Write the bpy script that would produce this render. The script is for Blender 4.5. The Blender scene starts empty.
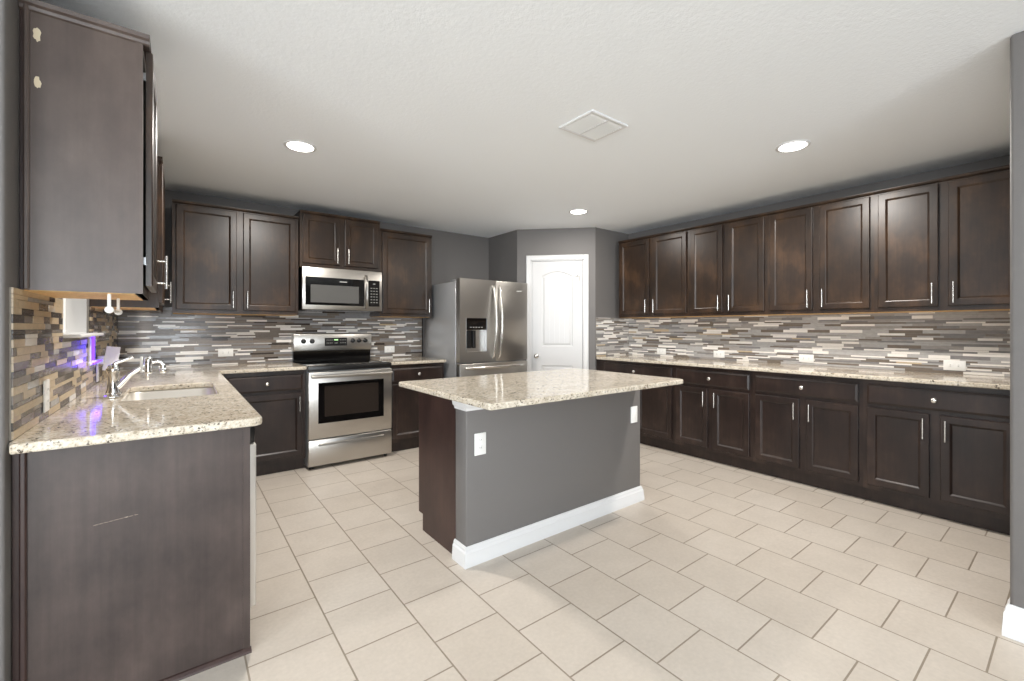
import bpy, bmesh, math, random
from mathutils import Vector, Matrix
random.seed(7)
PI = math.pi
scn = bpy.context.scene
C = scn.collection

# ------------------------------------------------------------------ camera
cd = bpy.data.cameras.new('camera'); cam = bpy.data.objects.new('camera', cd); C.objects.link(cam)
cam.location = (0, 0, 1.25); cam.rotation_euler = (PI/2, 0, math.radians(-37.3))
cd.sensor_width = 36; cd.lens = 438/1024*36; cd.shift_y = -12.5/1024; cd.clip_start = .02
scn.camera = cam
# ------------------------------------------------------------------ view, world, large lights
vs = scn.view_settings
vs.view_transform = 'Standard'; vs.look = 'None'; vs.gamma = 1; vs.exposure = 0.24; vs.use_curve_mapping = False
scn.cycles.use_denoising = True
scn.cycles.max_bounces = 12; scn.cycles.diffuse_bounces = 8
scn.cycles.sample_clamp_indirect = 6
w = bpy.data.worlds.new('sky'); scn.world = w; w.use_nodes = True
w.node_tree.nodes['Background'].inputs[0].default_value = (.82, .9, 1, 1)
w.node_tree.nodes['Background'].inputs[1].default_value = 1.0

def area(name, loc, rot, sx, sy, power, color=(1, 1, 1), spread=PI):
    l = bpy.data.lights.new(name, 'AREA'); l.shape = 'RECTANGLE'; l.size = sx; l.size_y = sy
    l.energy = power; l.color = color; l.spread = spread
    o = bpy.data.objects.new(name, l); C.objects.link(o); o.location = loc; o.rotation_euler = rot
    return o
DAY = (.89, .95, 1.0)
# lamps outside the unseen windows, tilted upward to brighten the ceiling
# daylight through the two tall windows of the living area behind the camera and its side window
for k, x in enumerate((-3.1, -0.6)):
    area('window_daylight', (x, -4.62, 1.25), (math.radians(112), 0, 0), 2.0, 2.1, 140, DAY)
area('side_window_daylight', (-4.62, -1.2, 1.25), (math.radians(112), 0, -PI/2), 2.6, 2.1, 185, DAY)

# ------------------------------------------------------------------ node helpers
def s2l(r, g, b):
    f = lambda c: (c/255/12.92) if c/255 <= .04045 else ((c/255+.055)/1.055)**2.4
    return (f(r), f(g), f(b), 1)
class NT:
    def __init__(s, name):
        s.m = bpy.data.materials.new(name); s.m.use_nodes = True; s.t = s.m.node_tree
        s.b = s.t.nodes['Principled BSDF']; s.tc = None
    def n(s, typ, **kw):
        o = s.t.nodes.new(typ)
        for k, v in kw.items():
            if hasattr(o, k): setattr(o, k, v)
            else: o.inputs[k.replace('_', ' ')].default_value = v
        return o
    def l(s, a, b): s.t.links.new(a, b)
    def coord(s, scale=(1, 1, 1), rot=(0, 0, 0), loc=(0, 0, 0)):
        if not s.tc: s.tc = s.n('ShaderNodeTexCoord')
        mp = s.n('ShaderNodeMapping'); mp.inputs['Scale'].default_value = scale
        mp.inputs['Rotation'].default_value = rot; mp.inputs['Location'].default_value = loc
        s.l(s.tc.outputs['Object'], mp.inputs[0]); return mp.outputs[0]
    def noise(s, scale, vec, detail=4, rough=.55):
        o = s.n('ShaderNodeTexNoise'); o.inputs['Scale'].default_value = scale
        o.inputs['Detail'].default_value = detail; o.inputs['Roughness'].default_value = rough
        s.l(vec, o.inputs['Vector']); return o.outputs['Fac']
    def ramp(s, fac, stops):
        o = s.n('ShaderNodeValToRGB'); e = o.color_ramp.elements
        while len(e) < len(stops): e.new(.5)
        for q, (p, c) in zip(e, stops): q.position = p; q.color = c if len(c) == 4 else (*c, 1)
        s.l(fac, o.inputs[0]); return o.outputs[0]
    def mix(s, fac, a, b, typ='MIX'):
        o = s.n('ShaderNodeMix', data_type='RGBA', blend_type=typ)
        for v, i in ((fac, 0), (a, 6), (b, 7)):
            if isinstance(v, (int, float, tuple)): o.inputs[i].default_value = v
            else: s.l(v, o.inputs[i])
        return o.outputs[2]
    def bump(s, h, strength, dist=.002):
        o = s.n('ShaderNodeBump'); o.inputs['Strength'].default_value = strength; o.inputs['Distance'].default_value = dist
        s.l(h, o.inputs['Height']); s.l(o.outputs[0], s.b.inputs['Normal'])
    def set(s, **kw):
        for k, v in kw.items():
            i = s.b.inputs[k.replace('_', ' ')]
            if hasattr(v, 'links') or hasattr(v, 'is_linked'): s.l(v, i)
            else: i.default_value = v
        return s
def plain(name, col, rough=.5, metal=0, spec=.5, coat=0, **kw):
    t = NT(name); t.set(Base_Color=col, Roughness=rough, Metallic=metal)
    t.b.inputs['Specular IOR Level'].default_value = spec; t.b.inputs['Coat Weight'].default_value = coat
    for k, v in kw.items(): t.b.inputs[k.replace('_', ' ')].default_value = v
    return t.m

def wood(name, dark, mid, light, blotch=1.0, rough=.34, grain=(26, 26, 1.6)):
    t = NT(name); v = t.coord(grain); g = t.noise(2.2, v, 6, .6)
    v2 = t.coord((3.5, 3.5, 2.2)); b = t.noise(1.6, v2, 5, .6)
    c1 = t.ramp(b, [(.32, dark), (.52, mid), (.72, light)])
    c2 = t.ramp(g, [(.3, (.72, .72, .72)), (.7, (1.18, 1.18, 1.18))])
    t.set(Base_Color=t.mix(blotch, c1, c2, 'MULTIPLY'), Roughness=rough)
    t.bump(g, .08, .001)
    t.b.inputs['Specular IOR Level'].default_value = .5
    return t.m
M = {}
M['wood'] = wood('espresso_stained_wood', s2l(31, 21, 14), s2l(49, 34, 23), s2l(76, 54, 36))
M['wood_base'] = wood('espresso_stained_wood_base', s2l(30, 21, 18), s2l(43, 31, 27), s2l(64, 49, 42))
M['panel'] = wood('espresso_laminate', s2l(72, 60, 55), s2l(82, 70, 64), s2l(94, 81, 74), rough=.38, grain=(16, 16, .9), blotch=.35)
M['panel_shaded'] = wood('espresso_laminate_shaded', s2l(50, 41, 38), s2l(66, 55, 51), s2l(80, 68, 63), rough=.42, grain=(22, 22, .8), blotch=.6)  # same laminate as the upper panel, darkened to paint in its shade
M['island_panel'] = wood('dark_laminate', s2l(52, 36, 33), s2l(62, 44, 40), s2l(72, 52, 46), rough=.4, grain=(40, 40, 1.0), blotch=.6)
M['birch'] = wood('raw_birch', s2l(222, 178, 118), s2l(232, 190, 130), s2l(240, 202, 146), rough=.6)
M['gap'] = plain('dark_gap', s2l(18, 15, 14), .8)
def granite():
    t = NT('granite'); v = t.coord()
    base = t.ramp(t.noise(11, v, 6, .7), [(.34, s2l(164, 148, 124)), (.5, s2l(200, 187, 165)), (.66, s2l(222, 214, 198))])
    fine = t.ramp(t.noise(85, v, 5, .75), [(.36, s2l(110, 98, 84)), (.45, s2l(198, 187, 168)), (.62, s2l(234, 229, 220))])
    c = t.mix(.6, base, fine)
    vo = t.n('ShaderNodeTexVoronoi'); vo.inputs['Scale'].default_value = 170; t.l(v, vo.inputs['Vector'])
    sp = t.ramp(vo.outputs['Color'], [(.24, (1, 1, 1)), (.28, (0, 0, 0))])
    cl = t.ramp(t.noise(30, v, 4, .6), [(.48, (0, 0, 0)), (.56, (1, 1, 1))])
    f = t.mix(1.0, sp, cl, 'MULTIPLY')
    c = t.mix(f, c, s2l(84, 74, 64))
    t.set(Base_Color=c, Roughness=.09); t.b.inputs['Specular IOR Level'].default_value = .5
    return t.m
M['granite'] = granite()
def paint(name, col, sc=140, st=.25, rough=.6):
    t = NT(name); v = t.coord(); n = t.noise(sc, v, 3, .6)
    t.set(Base_Color=col, Roughness=rough); t.bump(n, st, .003); return t.m
M['wall'] = paint('charcoal_wall_paint', s2l(110, 107, 105))
M['ceil'] = paint('white_ceiling_texture', s2l(243, 247, 250), 60, .5, .9)
M['trim'] = plain('white_trim_paint', s2l(222, 222, 222), .35)
M['door'] = plain('white_door_paint', s2l(210, 210, 210), .35)
def floor():
    t = NT('porcelain_floor_tile')
    if not t.tc: t.tc = t.n('ShaderNodeTexCoord')
    sx = t.n('ShaderNodeSeparateXYZ'); t.l(t.tc.outputs['Object'], sx.inputs[0])
    cx = t.n('ShaderNodeCombineXYZ')
    ax = t.n('ShaderNodeMath', operation='ADD'); ax.inputs[1].default_value = -1.721+.15+.3*20; t.l(sx.outputs['Y'], ax.inputs[0])
    ay = t.n('ShaderNodeMath', operation='ADD'); ay.inputs[1].default_value = -.506+.3045*20; t.l(sx.outputs['X'], ay.inputs[0])
    t.l(ax.outputs[0], cx.inputs[0]); t.l(ay.outputs[0], cx.inputs[1])
    br = t.n('ShaderNodeTexBrick'); t.l(cx.outputs[0], br.inputs['Vector'])
    br.offset = .5; br.offset_frequency = 2; br.squash = 1; br.squash_frequency = 1
    for k, v in (('Scale', 1.0), ('Brick Width', .3), ('Row Height', .3045), ('Mortar Size', .0034), ('Mortar Smooth', .1), ('Bias', 0.0)):
        br.inputs[k].default_value = v
    br.inputs['Color1'].default_value = s2l(201, 192, 181); br.inputs['Color2'].default_value = s2l(196, 186, 174)
    br.inputs['Mortar'].default_value = s2l(146, 134, 119)
    v = t.coord(); m = t.ramp(t.noise(5, v, 7, .62), [(.3, (.95, .945, .94)), (.7, (1.04, 1.04, 1.04))])
    m2 = t.ramp(t.noise(60, v, 4, .6), [(.3, (.95, .95, .95)), (.7, (1.04, 1.04, 1.04))])
    c = t.mix(1.0, t.mix(1.0, br.outputs['Color'], m, 'MULTIPLY'), m2, 'MULTIPLY')
    t.set(Base_Color=c, Roughness=.42)
    inv = t.n('ShaderNodeMath', operation='SUBTRACT'); inv.inputs[0].default_value = 1; t.l(br.outputs['Fac'], inv.inputs[1])
    t.bump(inv.outputs[0], .5, .002); return t.m
M['floor'] = floor()
def steel(name, col, rough=.3):
    return plain(name, col, rough, 1, Anisotropic=.5)
M['steel'] = steel('brushed_stainless', s2l(186, 182, 176))
M['steel_side'] = plain('grey_appliance_side', s2l(186, 188, 190), .25, .45)
M['nickel'] = plain('satin_nickel', s2l(225, 222, 216), .25, 1)
M['chrome'] = plain('chrome', s2l(235, 235, 235), .08, 1)
M['sinksteel'] = plain('sink_steel', s2l(226, 222, 214), .38, .8)
M['blackglass'] = plain('black_glass', s2l(14, 13, 13), .06, spec=.6)
M['window_glass'] = plain('oven_window_glass', s2l(44, 38, 34), .08, spec=.6)
M['mwglass'] = plain('microwave_window_screen', s2l(96, 95, 93), .12, spec=.6)
M['black'] = plain('black_enamel', s2l(22, 21, 21), .3)
M['white'] = plain('white_plastic', s2l(238, 238, 235), .35)
M['whitemark'] = plain('light_print', s2l(190, 190, 186), .4)
M['grout'] = plain('grout', s2l(150, 144, 134), .8)
def emis(name, col, st):
    t = NT(name); t.b.inputs['Base Color'].default_value = (*col, 1); t.b.inputs['Emission Color'].default_value = (*col, 1)
    t.b.inputs['Emission Strength'].default_value = st; return t.m
M['lamp'] = emis('lamp_diffuser', (1, .97, .9), 9)
M['uv'] = emis('violet_tube', (.07, .02, 1), 5)
M['green'] = emis('green_digits', (.45, .8, .35), .8)
def tilemat(name, col, rough, var=.12):
    t = NT(name); v = t.coord((30, 30, 90)); n = t.noise(1, v, 4, .6)
    c = t.mix(1.0, col, t.ramp(n, [(.3, (1-var,)*3), (.7, (1+var,)*3)]), 'MULTIPLY')
    t.set(Base_Color=c, Roughness=rough); return t.m
TILES = [tilemat('tile_white', s2l(236, 232, 226), .15, .04), tilemat('tile_light_grey', s2l(176, 174, 172), .14),
         tilemat('tile_grey', s2l(132, 130, 130), .14), tilemat('tile_taupe', s2l(120, 110, 100), .25),
         tilemat('tile_dark', s2l(62, 53, 46), .22), tilemat('tile_beige', s2l(190, 171, 142), .3), tilemat('tile_silver', s2l(158, 154, 150), .16)]

# ------------------------------------------------------------------ mesh helpers
class MB:
    def __init__(s): s.v = []; s.f = []; s.m = []; s.mats = []; s.sm = []
    def _mi(s, m):
        if m not in s.mats: s.mats.append(m)
        return s.mats.index(m)
    def add(s, verts, faces, mat, smooth=False):
        o = len(s.v); i = s._mi(mat); s.v += [tuple(p) for p in verts]
        for f in faces: s.f.append(tuple(q+o for q in f)); s.m.append(i); s.sm.append(smooth)
        return s
    def box(s, x0, x1, y0, y1, z0, z1, mat, bev=0, seg=1):
        if x0 > x1: x0, x1 = x1, x0
        if y0 > y1: y0, y1 = y1, y0
        if bev <= 0:
            return s.add([(x0, y0, z0), (x1, y0, z0), (x1, y1, z0), (x0, y1, z0), (x0, y0, z1), (x1, y0, z1), (x1, y1, z1), (x0, y1, z1)],
                         [(0, 3, 2, 1), (4, 5, 6, 7), (0, 1, 5, 4), (1, 2, 6, 5), (2, 3, 7, 6), (3, 0, 4, 7)], mat)
        bm = bmesh.new(); bmesh.ops.create_cube(bm, size=1)
        for q in bm.verts: q.co = Vector(((x0+x1)/2+q.co.x*(x1-x0), (y0+y1)/2+q.co.y*(y1-y0), (z0+z1)/2+q.co.z*(z1-z0)))
        bmesh.ops.bevel(bm, geom=bm.edges[:], offset=bev, segments=seg, affect='EDGES', profile=.5)
        return s.bm(bm, mat, seg > 1)
    def bm(s, bm, mat, smooth=False):
        bm.verts.index_update()
        s.add([q.co[:] for q in bm.verts], [[q.index for q in f.verts] for f in bm.faces], mat, smooth); bm.free(); return s
    def prism(s, pts, axis, a0, a1, mat, smooth=False):
        """polygon pts (2-d) extruded along axis 'x','y' or 'z' from a0 to a1"""
        def P(p, a): return {'x': (a, p[0], p[1]), 'y': (p[0], a, p[1]), 'z': (p[0], p[1], a)}[axis]
        n = len(pts); vv = [P(p, a0) for p in pts]+[P(p, a1) for p in pts]
        area2 = sum(pts[i][0]*pts[(i+1) % n][1]-pts[(i+1) % n][0]*pts[i][1] for i in range(n))
        ff = [tuple(range(n))[::-1], tuple(range(n, 2*n))]+[(i, (i+1) % n, n+(i+1) % n, n+i) for i in range(n)]
        flip = (area2 < 0) != (axis == 'y') != (a1 < a0)
        if flip: ff = [f[::-1] for f in ff]
        return s.add(vv, ff, mat, smooth)
    def tube(s, path, r, mat, n=12, cap=True):
        path = [Vector(p) for p in path]; rr = r if isinstance(r, (list, tuple)) else [r]*len(path)
        vs_ = []; prev = None
        for i, p in enumerate(path):
            d = (path[min(i+1, len(path)-1)]-path[max(i-1, 0)]).normalized()
            if prev is None:
                a = Vector((0, 0, 1)) if abs(d.z) < .9 else Vector((1, 0, 0)); u = d.cross(a).normalized()
            else: u = (prev-d*prev.dot(d)).normalized()
            prev = u; v = d.cross(u)
            for k in range(n):
                t = 2*PI*k/n; vs_.append(p+(u*math.cos(t)+v*math.sin(t))*rr[i])
        ff = [(i*n+k, i*n+(k+1) % n, (i+1)*n+(k+1) % n, (i+1)*n+k) for i in range(len(path)-1) for k in range(n)]
        s.add(vs_, ff, mat, True)
        if cap:
            m_ = len(path)-1
            s.add(vs_[:n], [tuple(range(n))[::-1]], mat); s.add(vs_[m_*n:], [tuple(range(n))], mat)
        return s
    def lathe(s, prof, mat, o=(0, 0, 0), axis='z', n=24, smooth=True):
        vv = []
        for (r, h) in prof:
            for k in range(n):
                t = 2*PI*k/n; a, b = r*math.cos(t), r*math.sin(t)
                p = {'z': (a, b, h), 'y': (a, h, b), 'x': (h, a, b)}[axis]
                vv.append((p[0]+o[0], p[1]+o[1], p[2]+o[2]))
        ff = [(i*n+k, i*n+(k+1) % n, (i+1)*n+(k+1) % n, (i+1)*n+k) for i in range(len(prof)-1) for k in range(n)]
        ff.append(tuple(range(n))[::-1]); ff.append(tuple(range((len(prof)-1)*n, len(prof)*n)))
        return s.add(vv, ff, mat, smooth)
    def build(s, name, parent=None, loc=None):
        me = bpy.data.meshes.new(name); me.from_pydata(s.v, [], s.f)
        for m in s.mats: me.materials.append(m)
        me.polygons.foreach_set('material_index', s.m); me.polygons.foreach_set('use_smooth', s.sm)
        me.update()
        bm = bmesh.new(); bm.from_mesh(me); bmesh.ops.recalc_face_normals(bm, faces=bm.faces[:]); bm.to_mesh(me); bm.free()
        o = bpy.data.objects.new(name, me); C.objects.link(o)
        if parent: o.parent = parent
        if loc: o.location = loc
        return o
def tag(o, label=None, cat=None, group=None, kind=None):
    for k, v in (('label', label), ('category', cat), ('group', group), ('kind', kind)):
        if v: o[k] = v
    return o
def thing(name, loc=(0, 0, 0), rz=0, label=None, cat=None, group=None):
    o = bpy.data.objects.new(name, None); o.empty_display_size = .1; C.objects.link(o)
    o.location = loc; o.rotation_euler = (0, 0, rz); return tag(o, label, cat, group)
def copy_tree(o, parent=None, first=True):
    c = o.copy(); C.objects.link(c)
    if parent: c.parent = parent
    for ch in [q for q in bpy.data.objects if q.parent == o]: copy_tree(ch, c, False)
    return c
def struct(mb, name, parent=None):
    return tag(mb.build(name, parent), kind='structure')
def slab(outline, z0, z1, mat, hole=None, r=.007):
    """stone slab with eased edges; outline counter-clockwise"""
    bm = bmesh.new()
    def offs(P, d):
        n = len(P); out = []
        for i in range(n):
            a, b, c = Vector(P[i-1]), Vector(P[i]), Vector(P[(i+1) % n])
            e1, e2 = (b-a).normalized(), (c-b).normalized()
            n1, n2 = Vector((-e1.y, e1.x)), Vector((-e2.y, e2.x)); k = (n1+n2)/(1+n1.dot(n2))
            out.append(b+k*d)
        return out
    levels = [(r, z0), (r*.3, z0+r*.3), (0, z0+r), (0, z1-r), (r*.3, z1-r*.3), (r, z1)]
    caps = [[], []]
    for P, sgn in ((outline, 1), (hole, 1)):
        if not P: continue
        rings = []
        for d, z in levels:
            rings.append([bm.verts.new((q.x, q.y, z)) for q in offs(P, d*sgn)])
        n = len(P)
        for A, B in zip(rings, rings[1:]):
            for i in range(n): bm.faces.new((A[i], A[(i+1) % n], B[(i+1) % n], B[i]))
        for ring, cp in ((rings[0], caps[0]), (rings[-1], caps[1])):
            for i in range(n):
                cp.append(bm.edges.get((ring[i], ring[(i+1) % n])))
    for cp in caps: bmesh.ops.triangle_fill(bm, edges=cp, use_beauty=True)
    bmesh.ops.recalc_face_normals(bm, faces=bm.faces[:])
    mb = MB(); mb.bm(bm, mat); return mb
def arc(cx, cy, r, a0, a1, n=6):
    return [(cx+r*math.cos(math.radians(a0+(a1-a0)*i/n)), cy+r*math.sin(math.radians(a0+(a1-a0)*i/n))) for i in range(n+1)]

# ------------------------------------------------------------------ room shell
H = 2.44; XL, XR, YB = -.40, 4.535, 4.79
A0, A1, A2 = (3.262, YB), (3.262, 4.178), (3.92, 3.52)
struct(MB().box(-4.7, 6.0, -4.7, YB+.12, -.1, 0, M['floor']), 'floor')
struct(MB().box(-4.7, 6.0, -4.7, YB+.12, H, H+.12, M['ceil']), 'ceiling')
struct(MB().box(-.52, XR+.12, YB, YB+.12, 0, H, M['wall']), 'wall_back')
struct(MB().box(XR, XR+.12, .07, YB, 0, H, M['wall']), 'wall_right')
WY0, WY1, WZ0, WZ1 = 2.70, 3.32, 1.225, 2.15
m = MB(); m.box(XL-.14, XL, 2.04, WY0, 0, H, M['wall']); m.box(XL-.14, XL, WY1, YB, 0, H, M['wall'])
m.box(XL-.14, XL, WY0, WY1, 0, WZ0-.02, M['wall']); m.box(XL-.14, XL, WY0, WY1, WZ1, H, M['wall'])
m.box(-4.6, XL, 1.90, 2.04, 0, H, M['wall'], .008, 2)
struct(m, 'wall_left')
m = MB()
m.box(2.684, XR+.12, .07, .19, 0, H, M['wall'], .012, 3); struct(m, 'wall_divider')
# living area behind the camera
m = MB(); m.box(XR+.12, 5.9, .07, .19, 0, H, M['wall']); m.box(5.9, 6.0, -4.6, .19, 0, H, M['wall']); struct(m, 'wall_living_right')
m = MB(); xs = [-4.6, -4.1, -2.1, -1.6, .4, 5.9]
for a, b in ((0, 1), (2, 3), (4, 5)): m.box(xs[a], xs[b], -4.6, -4.5, 0, H, M['wall'])
for a, b in ((1, 2), (3, 4)): m.box(xs[a], xs[b], -4.6, -4.5, 0, .2, M['wall']); m.box(xs[a], xs[b], -4.6, -4.5, 2.3, H, M['wall'])
struct(m, 'wall_front')
m = MB(); m.box(-4.7, -4.6, -4.6, -2.5, 0, H, M['wall']); m.box(-4.7, -4.6, .1, 2.04, 0, H, M['wall'])
m.box(-4.7, -4.6, -2.5, .1, 0, .2, M['wall']); m.box(-4.7, -4.6, -2.5, .1, 2.3, H, M['wall']); struct(m, 'wall_living_left')
# pantry corner: diagonal wall with the door opening
L = math.hypot(A2[0]-A1[0], A2[1]-A1[1]); DW0, DW1, DH = .165, .795, 2.065   # door opening along the diagonal
def diag(pt_x, pt_y):   # local (along, outward) -> world xy ; outward points at the room
    ux, uy = (A2[0]-A1[0])/L, (A2[1]-A1[1])/L
    return (A1[0]+ux*pt_x+(-abs(uy))*pt_y, A1[1]+uy*pt_x+(-abs(ux))*pt_y)
m = MB()
k = .05
m.prism([(3.262, YB), (3.262, 4.178), (3.362, 4.22), (3.362, YB)], 'z', 0, H, M['wall'])
def dprism(a, b, z0, z1, t=.1):
    P = [diag(a, 0), diag(b, 0), diag(b, -t), diag(a, -t)]
    m.prism(P, 'z', z0, z1, M['wall'])
dprism(0, DW0, 0, H); dprism(DW1, L, 0, H); dprism(DW0, DW1, DH, H)
m.prism([(3.92, 3.52), (XR, 3.52), (XR, 3.62), (3.96, 3.62)], 'z', 0, H, M['wall'])
struct(m, 'wall_pantry')
ang = math.atan2(A2[1]-A1[1], A2[0]-A1[0])
# door casing
tr = thing('trim_1', (A1[0], A1[1], 0), ang); tag(tr, kind='structure')
m = MB(); cw = .056
def casing(m, x0, x1, z1, vert=True):
    m.box(x0, x1, -.014, 0, 0, z1, M['trim'], .003)
m.box(DW0-cw, DW0, -.016, 0, 0, DH+cw, M['trim'], .004); m.box(DW1, DW1+cw, -.016, 0, 0, DH+cw, M['trim'], .004)
m.box(DW0, DW1, -.016, 0, DH, DH+cw, M['trim'], .004)
m.box(DW0-cw+.008, DW0-cw+.018, -.021, -.014, 0, DH+cw-.008, M['trim'], .002)
m.box(DW1+cw-.018, DW1+cw-.008, -.021, -.014, 0, DH+cw-.008, M['trim'], .002)
m.box(DW0-cw+.008, DW1+cw-.008, -.021, -.014, DH+cw-.018, DH+cw-.008, M['trim'], .002)
# jamb
m.box(DW0, DW0+.012, 0, .09, 0, DH, M['trim']); m.box(DW1-.012, DW1, 0, .09, 0, DH, M['trim']); m.box(DW0, DW1, 0, .09, DH-.012, DH, M['trim'])
o = m.build('casing', tr); o['kind'] = 'structure'
# door leaf: two moulded panels, arched upper one
dr = thing('door_1', (A1[0], A1[1], 0), ang); tag(dr, kind='structure')
x0, x1 = DW0+.015, DW1-.015; dw = x1-x0
bm = bmesh.new()
def panel_loops(poly, y_levels):
    """rings inward: list of (inset, y)"""
    return poly
def inset_poly(P, d):
    n = len(P); out = []
    for i in range(n):
        a, b, c = Vector(P[i-1]), Vector(P[i]), Vector(P[(i+1) % n])
        e1, e2 = (b-a).normalized(), (c-b).normalized()
        n1, n2 = Vector((-e1.y, e1.x)), Vector((-e2.y, e2.x)); out.append(b+(n1+n2)/(1+n1.dot(n2))*d)
    return out
pa, pb = x0+.115, x1-.115; mid = (pa+pb)/2
def arch(za, zb, rise):
    P = [(pa, za), (pb, za)]
    for i in range(13):
        t = 1-i/12; P.append((pa+(pb-pa)*t, zb+rise*math.sin(PI*t)))
    return P
up = arch(1.03, 1.872, .058); lo = [(pa, .24), (pb, .24), (pb, .80), (pa, .80)]
YF = .012
outer = [bm.verts.new((px, YF, pz)) for px, pz in ((x0, .008), (x1, .008), (x1, DH-.014), (x0, DH-.014))]
edges = [bm.edges.new((outer[i], outer[(i+1) % 4])) for i in range(4)]
for P in (up, lo):
    rings = [(0, YF), (.008, YF+.009), (.018, YF+.009), (.036, YF+.002)]
    prev = None
    for d, y in rings:
        cur = [bm.verts.new((q[0], y, q[1])) for q in inset_poly(P, d)]
        n = len(cur)
        if prev is None: edges += [bm.edges.new((cur[i], cur[(i+1) % n])) for i in range(n)]
        else:
            for i in range(n): bm.faces.new((prev[i], prev[(i+1) % n], cur[(i+1) % n], cur[i]))
        prev = cur
    bm.faces.new(prev)
bmesh.ops.triangle_fill(bm, edges=edges, use_beauty=True)
m = MB(); m.bm(bm, M['door'])
m.box(x0, x1, YF+.012, YF+.045, .008, DH-.014, M['door'])
for (xa, xb, za, zb) in ((x0, x0+.001, .008, DH-.014), (x1-.001, x1, .008, DH-.014), (x0, x1, DH-.015, DH-.014)):
    m.box(xa, xb, YF, YF+.045, za, zb, M['door'])
for i in range(1, 5):   # vertical plank grooves pressed in the panel
    gx = pa+.036+(pb-pa-.072)*i/5
    m.box(gx-.0015, gx+.0015, YF+.0005, YF+.0025, 1.07, 1.83, M['trim'])
o = m.build('door_leaf', dr); o['kind'] = 'structure'
MB().lathe([(.026, 0), (.026, -.005), (.011, -.008), (.011, -.035), (.024, -.042), (.029, -.055), (.026, -.068), (.012, -.074)], M['nickel'], (x0+.055, YF, .915), 'y').build('door_handle', dr)
mh = MB(); mh.box(x1-.085, x1-.03, YF-.010, YF, 1.86, 1.89, M['nickel'], .003)
mh.tube([(x1-.06, YF-.005, 1.875), (x1-.055, YF-.03, 1.87), (x1-.05, YF-.035, 1.885)], .004, M['nickel']); mh.tube([(x1-.035, YF-.004, 1.875), (x1-.03, YF-.012, 1.80)], .004, M['nickel'])
mh.build('coat_hook', dr)

# baseboards: profile (outward, z)
def bprofile(h=.13):
    return [(0, 0), (.020, 0), (.020, .02), (.0165, h*.62), (.0165, h*.70), (.011, h*.80), (.010, h*.9), (.004, h), (0, h)]
def base_run(mb, path, mat, prof, zoff=0, close=False):
    """sweep profile along polyline of xy points; outward = right-hand side of travel, mitred"""
    n = len(path); rings = []
    for i, p in enumerate(path):
        a = Vector(path[i-1]) if i > 0 else None; b = Vector(p); c = Vector(path[i+1]) if i < n-1 else None
        ns = []
        if a is not None: e = (b-a).normalized(); ns.append(Vector((e.y, -e.x)))
        if c is not None: e = (c-b).normalized(); ns.append(Vector((e.y, -e.x)))
        k = ns[0] if len(ns) == 1 else (ns[0]+ns[1])/(1+ns[0].dot(ns[1]))
        rings.append([(b.x+k.x*o, b.y+k.y*o, z+zoff) for o, z in prof])
    vv = [q for r in rings for q in r]; q = len(prof)
    ff = [(i*q+j, i*q+(j+1) % q, (i+1)*q+(j+1) % q, (i+1)*q+j) for i in range(n-1) for j in range(q)]
    ff += [tuple(range(q)), tuple(range((n-1)*q, n*q))[::-1]]
    mb.add(vv, ff, mat)
m = MB(); base_run(m, [(3.9, .07), (2.684, .07), (2.684, .19), (2.75, .19)], M['trim'], [(-a, b) for a, b in bprofile()])
struct(m, 'baseboard_right')
m = MB(); base_run(m, [(-4.6, 1.90), (-.41, 1.90)], M['trim'], bprofile()); struct(m, 'baseboard_left')
m = MB(); 
base_run(m, [diag(0, 0), diag(DW0-cw, 0)], M['trim'], bprofile()); base_run(m, [diag(DW1+cw, 0), diag(L, 0)], M['trim'], bprofile()); struct(m, 'baseboard_pantry')

# side window over the sink
wn = thing('window_1', (XL, WY0, WZ0)); tag(wn, kind='structure')
W_ = WY1-WY0; HH = WZ1-WZ0
m = MB(); m.box(-.14, 0, 0, .006, 0, HH, M['trim']); m.box(-.14, 0, W_-.006, W_, 0, HH, M['trim']); m.box(-.14, 0, 0, W_, HH-.006, HH, M['trim'])
m.build('window_reveal', wn)['kind'] = 'structure'
m = MB()
for a, b, c, d in ((.006, .046, 0, HH), (W_-.046, W_-.006, 0, HH), (.046, W_-.046, 0, .04), (.046, W_-.046, HH-.046, HH-.006), (.046, W_-.046, HH/2-.015, HH/2+.015)):
    m.box(-.12, -.08, a, b, c, d, M['white'], .003)
m.build('window_frame', wn)['kind'] = 'structure'
g = NT('window_pane'); g.set(Base_Color=(1, 1, 1, 1), Roughness=0.0); g.b.inputs['Transmission Weight'].default_value = 1
MB().box(-.102, -.098, .046, W_-.046, .04, HH-.046, g.m).build('window_pane', wn)['kind'] = 'structure'
m = MB(); m.box(-.13, 0, .001, W_-.001, -.02, 0, M['trim']); m.box(0, .065, -.05, W_+.05, -.018, -.002, M['trim'], .005, 2)
m.build('window_sill', wn)['kind'] = 'structure'

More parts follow.
